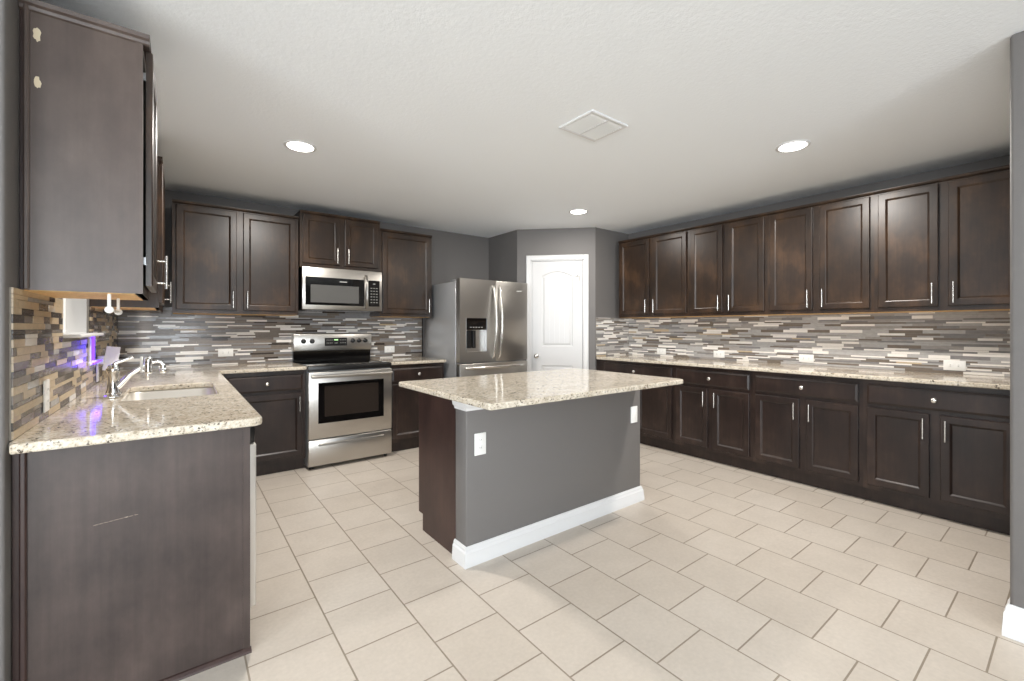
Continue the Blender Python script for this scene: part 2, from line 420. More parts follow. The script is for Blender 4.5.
# ------------------------------------------------------------------ mosaic backsplash
def mosaic(name, loc, rz, length, z0=.914, z1=1.372, skips=(), seed=1, wts=None, rows=(.0125, .0125, .0125, .0185, .0255), lens=(.12, .17, .20, .23)):
    """local x along the wall, -y out of the wall"""
    R = random.Random(seed); m = MB(); z = z0+.001
    m.box(0, length, -.004, 0, z0, z1, M['grout'])
    if skips:
        m = MB()
        # backing around the cut-outs
        xs_ = sorted({0, length, *[s[0] for s in skips], *[s[1] for s in skips]})
        for a, b in zip(xs_, xs_[1:]):
            zt = z1
            for s in skips:
                if a >= s[0] and b <= s[1]: zt = s[2]
            m.box(a, b, -.004, 0, z0, zt, M['grout'])
    g_ = .0012; last = None
    while z < z1-.004:
        h = R.choice(rows); h = min(h, z1-z)
        thin = h < .016
        x = -R.random()*.2
        while x < length:
            wd = R.choice(lens) if not thin else R.choice([.15, .20, .225])
            a, b = max(x, 0), min(x+wd, length)
            if b-a > .004:
                wt = (7, 1, 5, 6, .8, .4, 0) if thin else (2.2, 1, 5, 7, .8, .2, 0)
                mat = R.choices(TILES, wts or wt)[0]
                if mat is last and mat in (TILES[0], TILES[4]): mat = TILES[3]
                last = mat
                segs = [(a, b)]
                for s in skips:
                    if z+h > s[2]:
                        ns = []
                        for p, q in segs:
                            if q <= s[0] or p >= s[1]: ns.append((p, q))
                            else:
                                if p < s[0]: ns.append((p, s[0]))
                                if q > s[1]: ns.append((s[1], q))
                        segs = ns
                out = .0085 if mat in (TILES[0], TILES[5]) else .0075
                for p, q in segs:
                    if q-p > .004: m.box(p+g_/2, q-g_/2, -out, -.003, z+g_/2, z+h-g_/2, mat)
            x += wd
        z += h
    o = m.build(name); o.location = loc; o.rotation_euler = (0, 0, rz); o['kind'] = 'structure'; return o
UPT = 1.372
mosaic('wall_back_mosaic_tile', (XL+.009, YB, 0), 0, 2.30-XL-.009, z1=1.43, seed=3)
mosaic('wall_left_mosaic_tile', (XL, 1.94, 0), PI/2, YB-1.94-.009, z1=1.372, skips=((WY0-1.94-.05, WY1-1.94+.05, WZ0-.021),), seed=5, wts=(.8, .4, .1, 2.4, 3.8, 5, 0), rows=(.0145, .021, .0255, .0255), lens=(.10, .15, .15, .20))  # same tile; warm light on this wall put into a beige and dark mix
mosaic('wall_right_mosaic_tile', (XR, 3.511, 0), -PI/2, 3.511-.19, seed=11, wts=(6, 5, 2.6, 1.6, .05, .5, 3.5))  # same tile; brighter light on this wall put into a paler mix
mosaic('wall_pantry_mosaic_tile', (3.93, 3.52, 0), 0, XR-3.93, seed=13, wts=(6, 5, 2.6, 1.6, .05, .5, 3.5))  # same tile; paler mix carries the light, as along the right wall
struct(MB().box(2.30, 2.312, YB-.012, YB, .914, 1.372, M['gap']), 'trim_2')

# ------------------------------------------------------------------ cabinet parts
def shaker(x0, x1, z0, z1, yb, t, mat, rail=.047):
    """five-piece door in local coords: back at yb, front at yb-t (front looks to -y)"""
    yf = yb-t; m = MB()
    def ring(i, y): return [(x0+i, y, z0+i), (x1-i, y, z0+i), (x1-i, y, z1-i), (x0+i, y, z1-i)]
    lv = [(0, yb), (0, yf+.004), (.0015, yf+.001), (.004, yf), (rail-.004, yf), (rail+.001, yf+.002), (rail+.008, yf+.0075), (rail+.010, yf+.009)]
    vv = []; 
    for i, y in lv: vv += ring(i, y)
    ff = [(0, 1, 2, 3)]
    for k in range(len(lv)-1):
        for j in range(4): ff.append((k*4+j, k*4+(j+1) % 4, (k+1)*4+(j+1) % 4, (k+1)*4+j))
    e = (len(lv)-1)*4; ff.append((e, e+1, e+2, e+3))
    m.add(vv, ff, mat); return m
def slabfront(x0, x1, z0, z1, yb, t, mat):
    m = MB(); yf = yb-t
    def ring(i, y): return [(x0+i, y, z0+i), (x1-i, y, z0+i), (x1-i, y, z1-i), (x0+i, y, z1-i)]
    lv = [(0, yb), (0, yf+.006), (.004, yf+.004), (.012, yf+.001), (.015, yf)]
    vv = []
    for i, y in lv: vv += ring(i, y)
    ff = [(0, 1, 2, 3)]
    for k in range(len(lv)-1):
        for j in range(4): ff.append((k*4+j, k*4+(j+1) % 4, (k+1)*4+(j+1) % 4, (k+1)*4+j))
    e = (len(lv)-1)*4; ff.append((e, e+1, e+2, e+3))
    m.add(vv, ff, mat); return m
def pull(parent, x, z, yf, length=.145):
    m = MB(); m.tube([(x, yf-.032, z-length/2), (x, yf-.032, z+length/2)], .0055, M['nickel'])
    for s in (-1, 1): m.tube([(x, yf, z+s*length*.33), (x, yf-.032, z+s*length*.33)], .0042, M['nickel'])
    return m.build('handle', parent)
def knob(parent, x, z, yf):
    return MB().lathe([(.010, 0), (.008, -.004), (.006, -.014), (.012, -.020), (.0165, -.025), (.0165, -.029), (.010, -.033)], M['nickel'], (x, yf, z), 'y').build('knob', parent)
REV, GAP = .025, .05
def upper(loc, rz, w_, label, z0=1.372, z1=2.286, doors=2, depth=.305, group=None, mat=None, hinge='L', ajar=0, hz=None, top_trim=True, ext=0):
    mat = mat or M['wood']; z0 -= loc[2]; z1 -= loc[2]
    r = thing('wall_cabinet', loc, rz, label, 'cabinet', group)
    m = MB(); m.box(.002, w_-.002, -depth, -.001, z0, z1, mat)
    m.box(.004, w_-.004, -depth+.02, -.003, z0-.002, z0+.004, M['birch'])
    m.box(0, w_, -depth-.001, -depth+.018, z0, z1, mat)
    m.build('body', r)
    if top_trim:
        m = MB(); m.prism([(-depth-.004, z1-.018), (-depth-.012, z1-.012), (-depth-.018, z1), (-depth-.018, z1+.006), (0, z1+.006), (0, z1), (-depth, z1-.002)], 'x', 0, w_, mat)
        m.build('top_molding', r)
    zb, zt = z0+.032, z1-.03
    spans = [(REV, w_/2-GAP/2), (w_/2+GAP/2, w_-REV)] if doors == 2 else [(REV, w_-REV)]
    for i, (a, b) in enumerate(spans):
        g_ = .008 if ajar else 0
        d = shaker(a, b, zb, zt, -depth-.001-g_, .02, mat).build('door', r)
        side = ('R' if i == 0 else 'L') if doors == 2 else ('R' if hinge == 'L' else 'L')
        pull(d, b-.028 if side == 'R' else a+.028, zb+.090 if hz is None else hz, -depth-.021-g_)
        if ajar:
            for z in (zb+.09, zt-.09):
                hm = MB(); hm.box(a+.006, a+.012, -depth-.009, -depth, z-.014, z+.014, M['steel_side'])
                hm.build('hinge', r)
    return r
def base(loc, rz, w_, label, doors=2, depth=.60, group=None, hinge='L', mat=None, drawer=True, open_top=False):
    mat = mat or M['wood_base']
    r = thing('base_cabinet', loc, rz, label, 'cabinet', group)
    m = MB(); m.box(0, w_, -depth, -depth+.018, .10, .883, mat)
    if open_top:
        m.box(0, .018, -depth+.018, -.002, .10, .883, mat); m.box(w_-.018, w_, -depth+.018, -.002, .10, .883, mat); m.box(.018, w_-.018, -depth+.018, -.002, .10, .12, mat)
    else: m.box(.002, w_-.002, -depth+.002, -.002, .10, .883, mat)
    m.build('body', r)
    MB().box(0, w_, -depth+.055, -depth+.07, 0, .10, mat).build('toe_kick', r)
    if drawer:
        d = slabfront(REV, w_-REV, .712, .848, -depth, .02, mat).build('drawer', r)
        knob(d, w_/2, .78, -depth-.02)
    spans = [(REV, w_/2-GAP/2), (w_/2+GAP/2, w_-REV)] if doors == 2 else [(REV, w_-REV)]
    for i, (a, b) in enumerate(spans):
        d = shaker(a, b, .135, .685, -depth, .02, mat).build('door', r)
        side = ('R' if i == 0 else 'L') if doors == 2 else ('R' if hinge == 'L' else 'L')
        pull(d, b-.028 if side == 'R' else a+.028, .590, -depth-.02, .135)
    return r
# right wall run
UB = [3.42, 2.508, 1.746, .984, .222]
ul = ['dark stained double-door wall cabinet beside the pantry, farthest on the right wall',
      'second wall cabinet from the pantry corner on the right wall, double doors',
      'third wall cabinet from the pantry corner on the right wall, double doors',
      'dark double-door wall cabinet nearest the grey wall edge on the right']
for i in range(4): upper((XR, UB[i], 0), -PI/2, UB[i]-UB[i+1], ul[i], group='wall cabinets along the right wall')
BBs = [3.42, 2.49, 1.742, .98, .222]
bl = ['dark base cabinet partly hidden behind the island on the right wall',
      'base cabinet just right of the island end, brown panels with pale edge lines',
      'base cabinet in the middle of the open right run, purplish brown doors',
      'base cabinet nearest the grey wall edge at lower right, greyish doors']
for i in range(4):
    r = base((XR, BBs[i], 0), -PI/2, BBs[i]-BBs[i+1], bl[i], group='base cabinets along the right wall')
    if i == 3: MB().box(.758, .788, -.598, -.58, 0, .883, M['wood_base']).build('filler_strip', r)
    if i == 0: MB().box(-.098, 0, -.598, -.58, 0, .883, M['wood_base']).build('filler_strip', r)
MB()
# back wall run
upper((-.04, YB, 0), 0, .935, 'wide double-door wall cabinet left of the microwave', group=None)
upper((.905, YB, 0), 0, .765, 'short double-door wall cabinet directly above the microwave, set higher', z0=1.832, z1=2.352, depth=.32)
upper((1.675, YB, 0), 0, .60, 'single-door wall cabinet between microwave and refrigerator', doors=1, hinge='L')
b1 = base((.288, YB, 0), 0, .605, 'single-door base cabinet with drawer left of the range', doors=1, hinge='L')
b2 = base((1.662, YB, 0), 0, .606, 'single-door base cabinet with drawer between range and refrigerator', doors=1, hinge='L')
# left wall run (faces +x)
r = upper((XL, 2.05, 0), PI/2, .457, 'wall cabinet nearest the camera at upper left with chipped grey-brown side', doors=1, hinge='L', ajar=1, top_trim=False, depth=.297)
# finished end panel with moulding and the chipped paint marks
m = MB(); m.box(-.012, 0, -.296, -.010, 1.372, 2.286, M['panel']); m.box(-.016, -.004, -.300, -.280, 1.372, 2.286, M['panel'])
m.build('end_panel', r)
m = MB(); m.box(-.022, 0, -.024, -.010, 1.372, 2.286, M['panel'], .004); m.box(-.006, 0, -.010, -.001, 1.372, 2.286, M['island_panel'])
m.prism([(-.012, 2.258), (-.018, 2.262), (-.020, 2.272), (-.028, 2.278), (-.030, 2.292), (.03, 2.292), (.03, 2.258)], 'y', -.318, -.001, M['panel'])
m.box(-.028, .457, -.319, -.29, 2.287, 2.293, M['wood']); m.build('molding', r)
def chip(cx, cz, w_, h_, seed):
    R = random.Random(seed); P = []
    for i in range(16):
        t = 2*PI*i/16; k = .75+.4*R.random(); P.append((cx+w_*math.cos(t)*k, cz+h_*math.sin(t)*k))
    return P
raw = plain('bare_particle_board', s2l(214, 200, 172), .8)
m = MB()
for (cx, cz, a, b, sd) in ((-.040, 2.190, .0095, .023, 1), (-.041, 2.036, .0080, .019, 5), (-.286, 2.228, .0016, .010, 9)):
    o = MB().prism(chip(cx, cz, a, b, sd), 'x', -.0128, -.0118, raw).build('bare_patch', r); o['label'] = 'pale chipped patch'
r2 = upper((XL, 3.41, 0), PI/2, .457, 'narrow wall cabinet past the sink window, beside the back corner', doors=1, hinge='L', top_trim=True)
MB().box(.457, 1.07, -.30, -.002, 1.372, 2.286, M['wood']).build('blind_corner', r2)
# sink base run
rs = base((XL, 2.60, 0), PI/2, .90, 'sink base cabinet under the left worktop, past the dishwasher', doors=2, drawer=True, depth=.60, open_top=True)
MB().box(.90, 1.60, -.598, -.54, 0, .883, M['wood_base']).build('corner_filler', rs)
# panel closing the left run
lp = thing('cabinet_end_panel', (XL, 1.965, 0), 0, 'tall grey-brown laminate end panel under the near end of the left worktop', 'panel')
m = MB(); m.box(.004, .618, .0, .016, .0, .883, M['panel_shaded']); m.build('panel_board', lp)
MB().box(.598, .621, -.004, .018, .012, .883, M['panel_shaded']).build('edge_strip', lp)
m = MB(); m.box(.016, .032, -.010, 0, 0, .883, M['island_panel'], .004); m.box(.002, .016, -.004, 0, 0, .883, M['island_panel']); m.build('edge_strip', lp)
m = MB(); m.prism([(-.016, 0), (0, 0), (0, .018), (-.006, .016), (-.014, .008)], 'x', .034, .625, M['island_panel']); m.build('shoe_molding', lp)
m = MB()
for i in range(9):
    t = i/8; m.add([(.185+.10*t-.006, -.0006, .605+.008*t), (.185+.10*t+.005, -.0006, .6054+.008*t), (.185+.10*t+.004, -.0006, .6060+.008*t+(.0012 if i == 6 else 0)), (.185+.10*t-.005, -.0006, .6056+.008*t)], [(0, 1, 2, 3)], raw)
m.build('scratch', lp)

# ------------------------------------------------------------------ worktops
ZT, ZB = .914, .884
def worktop(name, outline, label, hole=None):
    o = slab(outline, ZB, ZT, M['granite'], hole).build(name); tag(o, label, 'worktop'); return o
SX0, SX1, SY0, SY1 = -.215, .165, 2.68, 3.30; sr = .05
hole = (arc(SX1-sr, SY0+sr, sr, 0, -90)+arc(SX0+sr, SY0+sr, sr, -90, -180)+arc(SX0+sr, SY1-sr, sr, 180, 90)+arc(SX1-sr, SY1-sr, sr, 90, 0))
out = [(XL+.002, 1.875)]+arc(.255-.035, 1.875+.035, .035, -90, 0)+[(.255, 4.14), (.893, 4.14), (.893, YB-.001), (XL+.001, YB-.001), (XL+.001, 1.93)]
out[0] = (XL+.014, 1.875)
worktop('granite_worktop', out, 'L-shaped speckled granite worktop with the sink, on the left', hole)
worktop('granite_worktop', [(1.66, 4.14), (2.272, 4.14), (2.272, YB-.001), (1.66, YB-.001)], 'short granite worktop between the range and the refrigerator')
worktop('granite_worktop', [(3.885, .195), (XR-.001, .195), (XR-.001, 3.518), (3.93, 3.518), (3.885, 3.47)], 'long granite worktop along the right wall below the mosaic tile')
ix0, ix1, iy0, iy1, ir = 1.093, 2.652, 1.595, 2.615, .045
out = arc(ix1-ir, iy0+ir, ir, -90, 0)+arc(ix1-.02, iy1-.02, .02, 0, 90)+arc(ix0+.02, iy1-.02, .02, 90, 180)+arc(ix0+.018, iy0+.018, .018, 180, 270)
worktop('granite_worktop', out, 'granite island worktop overhanging the grey half wall, centre of the room')

# ------------------------------------------------------------------ sink
sk = thing('kitchen_sink', (-.025, 2.99, .884), 0, 'stainless undermount sink set in the left granite worktop', 'sink')
def rr(x0, x1, y0, y1, r_, n=5):
    return arc(x1-r_, y0+r_, r_, -90, 0, n)+arc(x1-r_, y1-r_, r_, 0, 90, n)+arc(x0+r_, y1-r_, r_, 90, 180, n)+arc(x0+r_, y0+r_, r_, 180, 270, n)
lv = [(-.025, -.001, .05), (.0, -.001, .055), (.004, -.006, .055), (.012, -.17, .055), (.03, -.19, .05), (.06, -.195, .04)]
hx, hy = (SX1-SX0)/2+.004, (SY1-SY0)/2+.004; vv = []; ff = []
for d, z, r_ in lv: vv += [(x, y, z) for x, y in rr(-hx+d, hx-d, -hy+d, hy-d, r_)]
n = len(rr(-1, 1, -1, 1, .1))
for k in range(len(lv)-1):
    for j in range(n): ff.append((k*n+j, k*n+(j+1) % n, (k+1)*n+(j+1) % n, (k+1)*n+j))
ff.append(tuple(range((len(lv)-1)*n, len(lv)*n)))
MB().add(vv, ff, M['sinksteel'], True).build('basin', sk)
MB().lathe([(.045, 0), (.045, .004), (.038, .006), (.02, .004)], M['chrome'], (0, 0, -.194)).build('drain', sk)

# ------------------------------------------------------------------ faucet
fa = thing('kitchen_faucet', (-.255, 2.90, .914), 0, 'chrome single-lever faucet at the left side of the sink', 'faucet')
m = MB(); m.box(-.03, .03, -.085, .085, 0, .010, M['chrome'], .004, 2)
m.build('base_plate', fa)
m = MB(); m.lathe([(.030, .008), (.028, .02), (.023, .035), (.023, .11), (.027, .12), (.027, .135), (.022, .15), (.012, .157)], M['chrome']); m.build('body', fa)
m = MB(); m.tube([(0, 0, .15), (.012, .0, .165), (.045, .0, .178), (.075, .0, .192)], [.009, .008, .007, .009], M['chrome']); m.build('lever', fa)
sp_ = [(0.012, 0, .040), (.026, 0, .054), (.066, .0, .106), (.113, .0, .143), (.150, .0, .162), (.172, .0, .166), (.186, .0, .158), (.192, .0, .142), (.193, 0, .125)]
m = MB(); m.tube(sp_, [.014, .013, .011, .010, .010, .010, .011, .012, .013], M['chrome']); m.lathe([(.014, .0), (.015, -.012), (.0135, -.025)], M['chrome'], (.193, .0, .128)); m.build('spout', fa)
m = MB(); m.lathe([(.015, 0), (.016, .01), (.016, .075), (.012, .086)], M['chrome'], (.134, -.018, .104)); m.lathe([(.006, .0), (.006, .075), (.004, .08)], M['white'], (.108, -.018, .112))
m.lathe([(.010, 0), (.010, -.012), (.005, -.016), (.005, -.03)], M['chrome'], (.132, -.018, .104)); m.tube([(.108, -.018, .12), (.134, -.018, .12)], .005, M['chrome']); m.tube([(.142, 0, .158), (.134, -.018, .15)], .007, M['chrome'])
m.build('water_filter', fa)

# ------------------------------------------------------------------ paper towel holder
ph = thing('paper_towel_holder', (-.192, 2.07, 1.37), 0, 'white paper towel holder hanging under the upper left cabinet', 'towel holder')
for k, y in enumerate((0, .29)):
    m = MB(); m.box(-.005, .005, y-.004, y+.004, -.055, 0, M['white'], .002); m.lathe([(.011, -.005), (.0125, -.003), (.0125, .003), (.011, .005)], M['white'], (0, y, -.056), 'y'); m.build('arm', ph)
MB().tube([(0, .004, -.056), (0, .286, -.056)], .005, M['white']).build('rod', ph)

# ------------------------------------------------------------------ dishwasher
dwh = thing('dishwasher', (XL, 1.985, 0), PI/2, 'dishwasher with pale front just past the left end panel', 'dishwasher')
m = MB(); m.box(.004, .60, -.58, -.03, .10, .87, M['black']); m.box(.004, .60, -.56, -.50, 0, .10, M['black']); m.build('body', dwh)
o = MB().box(.0, .602, -.645, -.60, .155, .795, plain('dishwasher_front', s2l(204, 198, 190), .3, .4), .006, 2).build('door', dwh); o['label'] = 'pale front'
MB().box(.0, .602, -.640, -.582, .798, .872, M['black'], .006, 2).build('control_panel', dwh)
MB().box(.02, .58, -.59, -.58, .02, .15, M['black']).build('toe_kick', dwh)

# ------------------------------------------------------------------ range
rg = thing('electric_range', (.897, YB, 0), 0, 'stainless electric range with black glass cooktop below the microwave', 'range')
w_ = .758; D = .69
m = MB(); m.box(.003, w_-.003, -D+.045, -.03, .03, .895, M['steel_side']); m.box(.006, w_-.006, -D+.05, -.1, .895, .90, M['black']); m.build('body', rg)
m = MB(); m.box(0, w_, -D+.015, -.045, .895, .916, M['blackglass'], .004, 2); m.box(.0, w_, -D+.005, -D+.03, .868, .912, M['black'], .004, 2); m.build('cooktop', rg)
ringm = plain('burner_ring', s2l(52, 50, 50), .15)
for (cx, cy, r_) in ((.19, -.50, .105), (.57, -.50, .08), (.19, -.22, .075), (.57, -.22, .10)):
    m = MB(); n = 32; vv = []
    for k in range(n):
        t = 2*PI*k/n; vv += [(cx+r_*math.cos(t), cy+r_*math.sin(t), .9166), (cx+(r_-.004)*math.cos(t), cy+(r_-.004)*math.sin(t), .9166)]
    m.add(vv, [(2*k, 2*((k+1) % n), 2*((k+1) % n)+1, 2*k+1) for k in range(n)], ringm); m.build('burner_ring', rg)
m = MB(); m.box(-.002, w_+.004, -.075, -.012, .91, 1.03, M['blackglass'], .004)
m.build('backguard_riser', rg)
m = MB(); m.box(-.006, w_+.006, -.105, -.012, 1.02, 1.19, M['steel'], .006, 2); m.build('control_panel', rg)
def knobr(x, z):
    k = MB().lathe([(.024, 0), (.023, -.005), (.019, -.012), (.018, -.026), (.015, -.029)], M['black'], (x, -.105, z), 'y'); k.box(x-.003, x+.003, -.140, -.13, z-.017, z+.017, M['black'], .001); return k.build('knob', rg)
for x in (.085, .165, .565, .630, .695): knobr(x, 1.118)
m = MB(); m.box(.285, .505, -.1075, -.104, 1.068, 1.150, M['black'], .001); m.build('display', rg)
m = MB(); m.box(.375, .415, -.109, -.107, 1.123, 1.134, M['green']); m.build('clock_digits', rg)
m = MB()
for i, x in enumerate((.302, .318, .334, .350, .435, .451, .467, .483)):
    for z in (1.125, 1.095): m.box(x, x+.009, -.1085, -.107, z, z+.004, M['whitemark'])
m.box(.38, .41, -.1085, -.107, 1.094, 1.098, M['whitemark']); tag(m.build('display_print', rg), kind='stuff')
# oven door
d = MB(); d.box(0.002, w_-.002, -D, -D+.04, .272, .858, M['steel'], .005, 2); dd = d.build('oven_door', rg)
m = MB(); m.box(.083, w_-.083, -D-.003, -D+.002, .405, .765, M['blackglass'], .003); m.build('window_surround', dd)
MB().box(.135, w_-.135, -D-.0045, -D-.002, .462, .735, M['window_glass'], .001).build('window', dd)
m = MB(); m.tube([(.02, -D-.045, .825), (.06, -D-.05, .826), (w_/2, -D-.052, .826), (w_-.06, -D-.05, .826), (w_-.02, -D-.045, .825)], .014, M['steel'], 14)
for x in (.035, w_-.035): m.box(x-.012, x+.012, -D-.045, -D, .812, .838, M['steel'], .004)
m.build('handle', dd)
d = MB(); d.box(0.002, w_-.002, -D+.002, -D+.04, .035, .262, M['steel'], .005, 2); dd = d.build('storage_drawer', rg)
m = MB(); m.prism([(-D+.002, .205), (-D-.014, .213), (-D-.012, .222), (-D+.002, .226)], 'x', .085, w_-.085, M['steel']); m.build('pull_ridge', dd)
for x in (.04, w_-.04):
    for y in (-D+.07, -.08): MB().lathe([(.018, 0), (.018, .012), (.01, .034)], M['black'], (x, y, 0)).build('foot', rg)

# ------------------------------------------------------------------ microwave
mw = thing('microwave', (.912, YB-.012, 1.42), 0, 'stainless over-the-range microwave hung under the short wall cabinet', 'microwave')
w_ = .758; D = .375; h_ = .405
m = MB(); m.box(.002, w_-.002, -D+.03, 0, 0, h_, M['black']); m.box(.05, w_-.05, -D+.06, -.05, -.004, .0, M['steel_side']); m.build('body', mw)
m = MB(); m.box(0, w_, -D, -D+.032, 0.004, h_, M['steel'], .004, 2); d = m.build('door', mw)
MB().box(.028, .575, -D-.003, -D+.002, .048, .312, M['blackglass'], .002).build('door_glass', d)
MB().box(.072, .520, -D-.0045, -D-.002, .072, .240, M['mwglass'], .001).build('window', d)
MB().box(.335, .405, -D-.0045, -D-.003, .275, .283, M['whitemark']).build('name_mark', d)
m = MB(); m.tube([(.590, -D, .03), (.590, -D-.03, .05), (.590, -D-.042, .12), (.590, -D-.046, .20), (.590, -D-.042, .28), (.590, -D-.03, .335), (.590, -D, .352)], .0115, M['steel'], 12); m.build('handle', d)
m = MB(); m.box(.618, .732, -D-.003, -D+.002, .048, .312, M['blackglass'], .002); kp = m.build('keypad', mw)
m = MB()
for i in range(6):
    for j in range(3): m.box(.640+j*.028, .652+j*.028, -D-.0042, -D-.003, .085+i*.029, .091+i*.029, M['whitemark'])
m.box(.664, .686, -D-.0042, -D-.003, .274, .280, M['whitemark']); tag(m.build('key_print', kp), kind='stuff')

# ------------------------------------------------------------------ refrigerator
fr = thing('refrigerator', (2.322, YB-.04, 0), 0, 'stainless french-door refrigerator with water dispenser left of the white door', 'refrigerator')
w_ = .905; F = .81; YD = .735     # door front / door back (local -y)
m = MB(); m.box(0, w_, -.72, 0, .03, 1.745, M['steel_side'], .006, 2); m.build('cabinet', fr)
for x0_, x1_ in ((.0, .07), (w_-.07, w_)): MB().box(x0_+.004, x1_-.004, -.78, -.60, 1.745, 1.768, M['steel_side'], .005, 2).build('hinge_cover', fr)
hw = w_/2
m = MB()
X0, X1, dx0, dx1, dz0, dz1 = .0, hw-.003, .075, .340, .985, 1.355
m.box(X0, dx0, -F, -YD, .885, 1.77, M['steel']); m.box(dx1, X1, -F, -YD, .885, 1.77, M['steel'])
m.box(dx0, dx1, -F, -YD, .885, dz0, M['steel']); m.box(dx0, dx1, -F, -YD, dz1, 1.77, M['steel'])
ld = m.build('door', fr)
m = MB(); t = .004
m.box(dx0, dx1, -YD-.008, -YD, dz0, dz1, M['steel']); m.box(dx0, dx1, -F+.004, -YD, dz1-.125, dz1, M['blackglass'])
m.box(dx0, dx0+t, -F-.001, -YD, dz0, dz1, M['steel_side']); m.box(dx1-t, dx1, -F-.001, -YD, dz0, dz1, M['steel_side'])
m.box(dx0, dx1, -F-.001, -YD, dz0, dz0+.012, M['steel']); m.box(dx0+.03, dx0+.08, -F+.02, -YD, dz0+.05, dz1-.13, M['black'], .004); m.box(dx0+.1, dx0+.135, -F+.02, -YD, dz0+.05, dz1-.13, M['black'], .004)
for i in range(5): m.box(dx0+.05+i*.035, dx0+.07+i*.035, -F+.0028, -F+.004, dz1-.10, dz1-.094, M['whitemark'])
m.build('dispenser', ld)
rd = MB().box(hw+.003, w_, -F, -YD, .885, 1.77, M['steel'], .004, 2).build('door', fr)
MB().box(w_-.16, w_-.09, -F-.001, -F, 1.665, 1.676, M['whitemark']).build('name_mark', rd)
for dd_, x in ((ld, hw-.035), (rd, hw+.042)):
    P = [(x, -F, .925), (x, -F-.02, .95)]+[(x, -F-.022-.05*math.sin(PI*i/12), .95+.735*i/12) for i in range(1, 12)]+[(x, -F-.02, 1.685), (x, -F, 1.71)]
    MB().tube(P, .0125, M['nickel'], 12).build('handle', dd_)
fz = MB().box(0, w_, -F, -YD, .06, .872, M['steel'], .005, 2).build('freezer_drawer', fr)
P = [(.07, -F, .83), (.09, -F-.03, .83)]+[(.09+.725*i/10, -F-.03-.03*math.sin(PI*i/10), .83) for i in range(1, 10)]+[(.815, -F-.03, .83), (.835, -F, .83)]
MB().tube(P, .0135, M['nickel'], 12).build('handle', fz)
MB().box(.02, w_-.02, -.78, -.70, 0, .055, M['black']).build('toe_grille', fr)

# ------------------------------------------------------------------ island
isl = thing('kitchen_island', (1.20, 1.97, 0), 0, 'kitchen island with grey painted half wall, white trim and dark cabinet side', 'island')
IW = 1.475
MB().box(0, IW, 0, .115, 0, .883, M['wall'], .006, 2).build('half_wall', isl)
m = MB()
m.prism([(.117, 0), (.52, 0), (.52, .10), (.575, .10), (.575, .883), (.117, .883)], 'x', .003, .022, M['island_panel']); m.build('end_panel', isl)
m = MB(); m.prism([(.117, 0), (.52, 0), (.52, .10), (.575, .10), (.575, .883), (.117, .883)], 'x', IW-.022, IW-.003, M['island_panel']); m.build('end_panel', isl)
MB().box(.022, IW-.022, .117, .56, .10, .883, M['wood_base']).build('body', isl)
MB().box(.022, IW-.022, .505, .52, 0, .10, M['wood_base']).build('toe_kick', isl)
# cabinet fronts on the kitchen side, facing +y
for i in range(3):
    a = .03+i*(IW-.06)/3; b = a+(IW-.06)/3
    e_ = thing('cabinet_front', (IW, .56, 0), PI); e_.parent = isl
    bpy.data.objects.remove(e_)
    mm = slabfront(IW-b+.02, IW-a-.02, .712, .848, 0, .02, M['wood_base'])
    mm.v = [(IW-x, .56-y, z) for x, y, z in mm.v]; dd_ = mm.build('drawer', isl)
    kk = MB().lathe([(.010, 0), (.006, .014), (.0165, .025), (.0165, .029), (.010, .033)], M['nickel'], ((a+b)/2, .58, .78), 'y').build('knob', dd_)
    mm = shaker(IW-b+.02, IW-a-.02, .135, .685, 0, .02, M['wood_base'])
    mm.v = [(IW-x, .56-y, z) for x, y, z in mm.v]; dd_ = mm.build('door', isl)
    kk = MB(); kk.tube([(a+.05, .612, .51), (a+.05, .612, .66)], .0055, M['nickel']); kk.tube([(a+.05, .58, .535), (a+.05, .612, .535)], .004, M['nickel']); kk.tube([(a+.05, .58, .635), (a+.05, .612, .635)], .004, M['nickel']); kk.build('handle', dd_)
m = MB(); base_run(m, [(0, .117), (0, 0), (IW, 0), (IW, .117)], M['trim'], bprofile(.103))
o = m.build('baseboard', isl)
# small crown under the worktop
m = MB(); base_run(m, [(0, .117), (0, 0), (IW, 0), (IW, .117)], M['trim'], [(0, 0), (.005, 0), (.007, .014), (.016, .022), (.02, .045), (.032, .055), (.034, .069), (0, .069)], .814)
m.build('crown_molding', isl)

# ------------------------------------------------------------------ outlets and switches
def outlet(loc, rz, label, horiz=False, kind='outlet', group=None):
    r = thing('wall_outlet' if kind == 'outlet' else 'light_switch', loc, rz, label, kind, group)
    a, b = (.0585, .036) if horiz else (.036, .0585)
    MB().box(-a, a, -.006, 0, -b, b, M['white'], .002, 2).build('cover_plate', r)
    if kind == 'outlet':
        for s in (-1, 1):
            cx, cz = (s*.021, 0) if horiz else (0, s*.021)
            q = MB().box(cx-.014, cx+.014, -.0075, -.005, cz-.014, cz+.014, M['white'], .003, 2).build('socket', r)
            mm = MB()
            for t in (-.005, .005):
                if horiz: mm.box(cx-.004, cx+.004, -.0078, -.0072, t-.001, t+.001, M['black'])
                else: mm.box(t-.001, t+.001, -.0078, -.0072, cz-.002, cz+.006, M['black'])
            mm.build('slots', q)
    else:
        MB().box(-.016, .016, -.0085, -.005, -.033, .033, M['white'], .002, 2).build('rocker', r)
    return r
fy = -.010
for y, lb in ((3.035, 'white outlet on the right wall tile, nearest the pantry corner'), (2.345, 'white outlet on the right wall tile, second from the pantry corner'),
              (1.54, 'white outlet on the right wall tile, third from the pantry corner'), (.588, 'white outlet on the right wall tile, nearest the grey wall edge')):
    outlet((XR-.009, y, .975), -PI/2, lb, True, group='outlets along the right backsplash')
outlet((.345, YB-.009, 1.025), 0, 'white outlet on the back tile between faucet and range', True)
